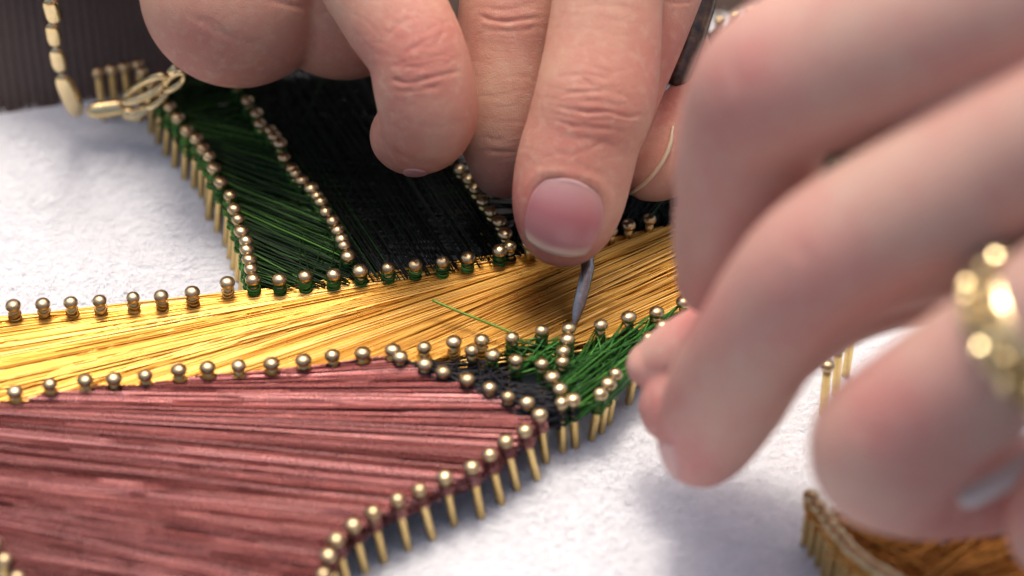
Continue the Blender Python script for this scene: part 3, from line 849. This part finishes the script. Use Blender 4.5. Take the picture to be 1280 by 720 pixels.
# the nearer hand from the right
c2 = [
    chain([(1480, -110, -8.2, 125), (1350, -40, -7.8, 120), (1215, 15, -7.1, 117), (1080, 64, -6.3, 115), (985, 100, -5.8, 106), (952, 138, -5.3, 99), (935, 198, -4.9, 91), (922, 258, -4.5, 80), (908, 300, -4.0, 68), (896, 330, -3.6, 52), (890, 350, -3.3, 45)], 1.1),
    chain([(1500, 60, -8.8, 105), (1380, 145, -8.3, 102), (1260, 206, -7.5, 103), (1130, 271, -6.8, 99), (1035, 326, -6.3, 94), (985, 375, -5.8, 88), (945, 430, -5.2, 80), (912, 485, -4.2, 78), (887, 535, -3.2, 66), (878, 556, -2.8, 54)], 1.1),
    chain([(1300, 280, -4.8, 90), (1120, 320, -4.0, 75), (1000, 375, -3.1, 66), (915, 418, -2.5, 60), (860, 438, -2.2, 50), (826, 452, -2.0, 38), (816, 456, -2.0, 34)], 1.15, (-.2, .9, -.4)),
    chain([(1200, 320, -3.9, 70), (1050, 370, -3.2, 64), (950, 440, -2.7, 62), (890, 486, -2.3, 56), (858, 500, -2.2, 52), (846, 508, -2.1, 48)], 1.1),
    chain([(1560, 260, -8.8, 105), (1400, 350, -8.5, 103), (1270, 435, -7.7, 97), (1180, 498, -7.1, 95), (1130, 540, -6.6, 98), (1108, 562, -6.1, 97), (1112, 585, -5.2, 82), (1160, 600, -4.2, 76), (1240, 600, -3.8, 70)], 1.05),
    chain([(1560, 480, -7.8, 90), (1400, 590, -7.0, 84), (1345, 640, -6.2, 82), (1340, 660, -5.4, 76), (1400, 690, -4.6, 70)], 1.05),
]
s2_ = [chain([(1500, -60, -7.4, 150), (1520, 120, -7.4, 165), (1560, 300, -7.2, 160), (1560, 470, -6.8, 120)], 1.2),
       chain([(1540, 150, -7.0, 170), (1700, 40, -7.0, 190), (1950, -120, -6.5, 200)], 1.2),
       chain([(1540, 260, -6.6, 130), (1300, 285, -4.9, 95)], 1.1)]
cr2 = [([(985, 290), (1010, 330), (1015, 375)], 9, .03), ([(960, 320), (985, 360), (1000, 400)], 10, .02), ([(900, 70), (930, 110), (940, 160)], 10, .02),
       ([(818, 466), (850, 464), (880, 470)], 4, .03), ([(1060, 520), (1090, 545), (1130, 550)], 10, .015)]
bl2 = [(915, 95, 65, .75), (1000, 345, 70, .55), (1112, 515, 55, .85), (858, 585, 45, .8), (815, 510, 45, .7), (862, 392, 40, .9), (1230, 60, 90, .15), (1180, 640, 60, .5), (885, 240, 50, .3), (1260, 640, 60, .5)]
h2, bv2 = make_hand('hand', 'blurred nearer hand reaching in from the right wearing a gold ring', c2, s2_, cr2, bl2,
                    [], M['skin_b'], .05)
fingernail(bv2, h2, 836, 576, 12, 26, -.25, lift=.004, mtl='nail_b')

# ------------------------------------------------------------------ hook tool
tool = empty('hook_tool', Vector(wpt(720, 404, 0)))
tag(tool, 'steel hook with dark mottled handle pinched between finger and thumb', 'hook')
pp = catmull([wpt(718, 408, .0), wpt(721, 392, .02), wpt(727, 368, .05), wpt(734, 338, .12), wpt(740, 305, .26), (wpt(740, 305, .26) * .5 + wpt(858, 60, 1.1) * .5), wpt(858, 60, 1.1)], 60)
rad = np.interp(np.linspace(0, 1, 60), [0, .04, .12, .26, .5, 1], [.018, .032, .055, .08, .085, .085])
V, F = tube(pp, rad, 12, flat=.55, flat_dir=-cF)
child_at(mesh_obj('shaft', V, F, M['steel']), tool)
hp = catmull([wpt(840, 108, .95), wpt(848, 90, 1.0), wpt(860, 52, 1.12), wpt(872, 8, 1.3), wpt(890, -60, 1.6), wpt(912, -140, 2.0)], 30)
V, F = tube(hp, np.interp(np.linspace(0, 1, 30), [0, .1, .3, .6, .9, 1], [.1, .17, .2, .23, .2, .1]), 14)
child_at(mesh_obj('handle', V, F, M['handle']), tool)

# ------------------------------------------------------------------ bracelet
br = empty('bracelet', Vector(wpt(87, 122, 3.0)))
tag(br, 'gold chain bracelet of long oval links dangling at the left onto the felt', 'bracelet')
def link(u0, v0, d0, u1, v1, d1, wpx, flat=.6, name='link'):
    a, b = wpt(u0, v0, d0), wpt(u1, v1, d1)
    n = 14; t = np.linspace(0, 1, n)[:, None]
    r_ = wpx * .01 * (D + d0) / D
    prof = np.sqrt(np.clip(1 - (2 * t[:, 0] - 1) ** 4, 0.01, 1)) * r_
    V, F = tube(a * (1 - t) + b * t, prof, 12, flat=flat, flat_dir=-cF)
    return child_at(mesh_obj(name, V, F, M['jewel_gold']), br)
zz = lambda v: 1.5 + (v / 125.) * 1.75
for (u0, v0, u1, v1, w_) in ((56, -62, 59, -34, 10), (58, -32, 62, -3, 10), (61, -2, 69, 29, 11), (64, 29, 69, 58, 10), (69, 60, 76, 90, 10), (75, 92, 99, 146, 12)):
    link(u0, v0, zz(v0), u1, v1, zz(v1), w_)
link(108, 140, 3.25, 160, 132, 3.3, 11)
link(152, 140, 3.3, 178, 146, 3.3, 8)
link(160, 148, 3.2, 188, 134, 3.2, 6)
def loop(u0, v0, d0, u1, v1, d1, wpx, thick):
    a, b = wpt(u0, v0, d0), wpt(u1, v1, d1); c_ = (a + b) / 2; ax_ = (b - a) / 2
    sd_ = np.cross(ax_, -cF); sd_ /= np.linalg.norm(sd_); sd_ *= wpx * .01
    pts = [c_ + ax_ * math.cos(t) + sd_ * math.sin(t) + cF * .05 * math.sin(2 * t) for t in np.linspace(0, 2 * math.pi, 29)]
    V, F = tube(pts, thick, 8, flat_dir=-cF, caps=False)
    child_at(mesh_obj('clasp_loop', V, F, M['jewel_gold']), br)
loop(155, 126, 3.0, 208, 97, 2.7, 9, .055)
loop(184, 134, 3.05, 212, 104, 2.8, 7, .05)
loop(207, 112, 2.7, 230, 92, 2.4, 7, .045)
link(211, 92, 2.5, 222, 84, 2.4, 7)

# ------------------------------------------------------------------ ring
ring = empty('ring', Vector(wpt(1296, 419, -7.9)))
tag(ring, 'gold ring with small sparkling stones on the nearer hand', 'ring')
c_ = wpt(1296, 419, -7.9); axd = wpt(1180, 498, -7.1) - wpt(1340, 390, -8.1); axd /= np.linalg.norm(axd)
e1_ = np.cross(axd, cF); e1_ /= np.linalg.norm(e1_); e2_ = np.cross(axd, e1_)
RR = .97 * .01 * 100 * (D - 7.65) / D
pts = [c_ + RR * .985 * (math.cos(t) * e1_ + .96 * math.sin(t) * e2_) for t in np.linspace(0, 2 * math.pi, 49)]
def band(off, hw):
    V = []; F = []; n = 48
    for i in range(n):
        t = 2 * math.pi * i / n; d = math.cos(t) * e1_ + .96 * math.sin(t) * e2_
        for (x, y) in ((-hw, -.03), (-hw * .7, .06), (hw * .7, .06), (hw, -.03)):
            V.append(c_ + d * (RR + y) + axd * (off + x))
        for k in range(4):
            F.append((i * 4 + k, ((i + 1) % n) * 4 + k, ((i + 1) % n) * 4 + (k + 1) % 4, i * 4 + (k + 1) % 4))
    return V, F
V, F = band(0, .3)
child_at(mesh_obj('band', V, F, M['jewel_gold'], smooth=False), ring)
sp = None
import bmesh
for i in range(26):
    t = 2 * math.pi * i / 26; d = math.cos(t) * e1_ + .96 * math.sin(t) * e2_
    for off in (-.17, .0, .17):
        if sp is None:
            bm = bmesh.new(); bmesh.ops.create_icosphere(bm, subdivisions=1, radius=.085)
            me = bpy.data.meshes.new('stone'); bm.to_mesh(me); bm.free(); me.materials.append(M['jewel_gold'])
            sp = bpy.data.objects.new('stone', me); o = sp
        else: o = sp.copy()
        COL.objects.link(o); o.location = Vector(c_ + d * (RR + .08) + axd * off)
        o.rotation_euler = (random.uniform(0, 3), random.uniform(0, 3), random.uniform(0, 3))
        child_at(o, ring)

# pale stick under the ring finger
V, F = tube(catmull([wpt(1200, 626, -5.6), wpt(1240, 606, -5.8), wpt(1330, 556, -6.2)], 16), np.interp(np.linspace(0, 1, 16), [0, .08, 1], [.06, .13, .15]), 12)
tag(mesh_obj('stick', V, F, M['pale']), 'short pale rounded stick held beneath the ringed finger', 'stick')
print('nails', n_nails, 'tris', sum(len(o.data.polygons) for o in S.objects if o.type == 'MESH'))
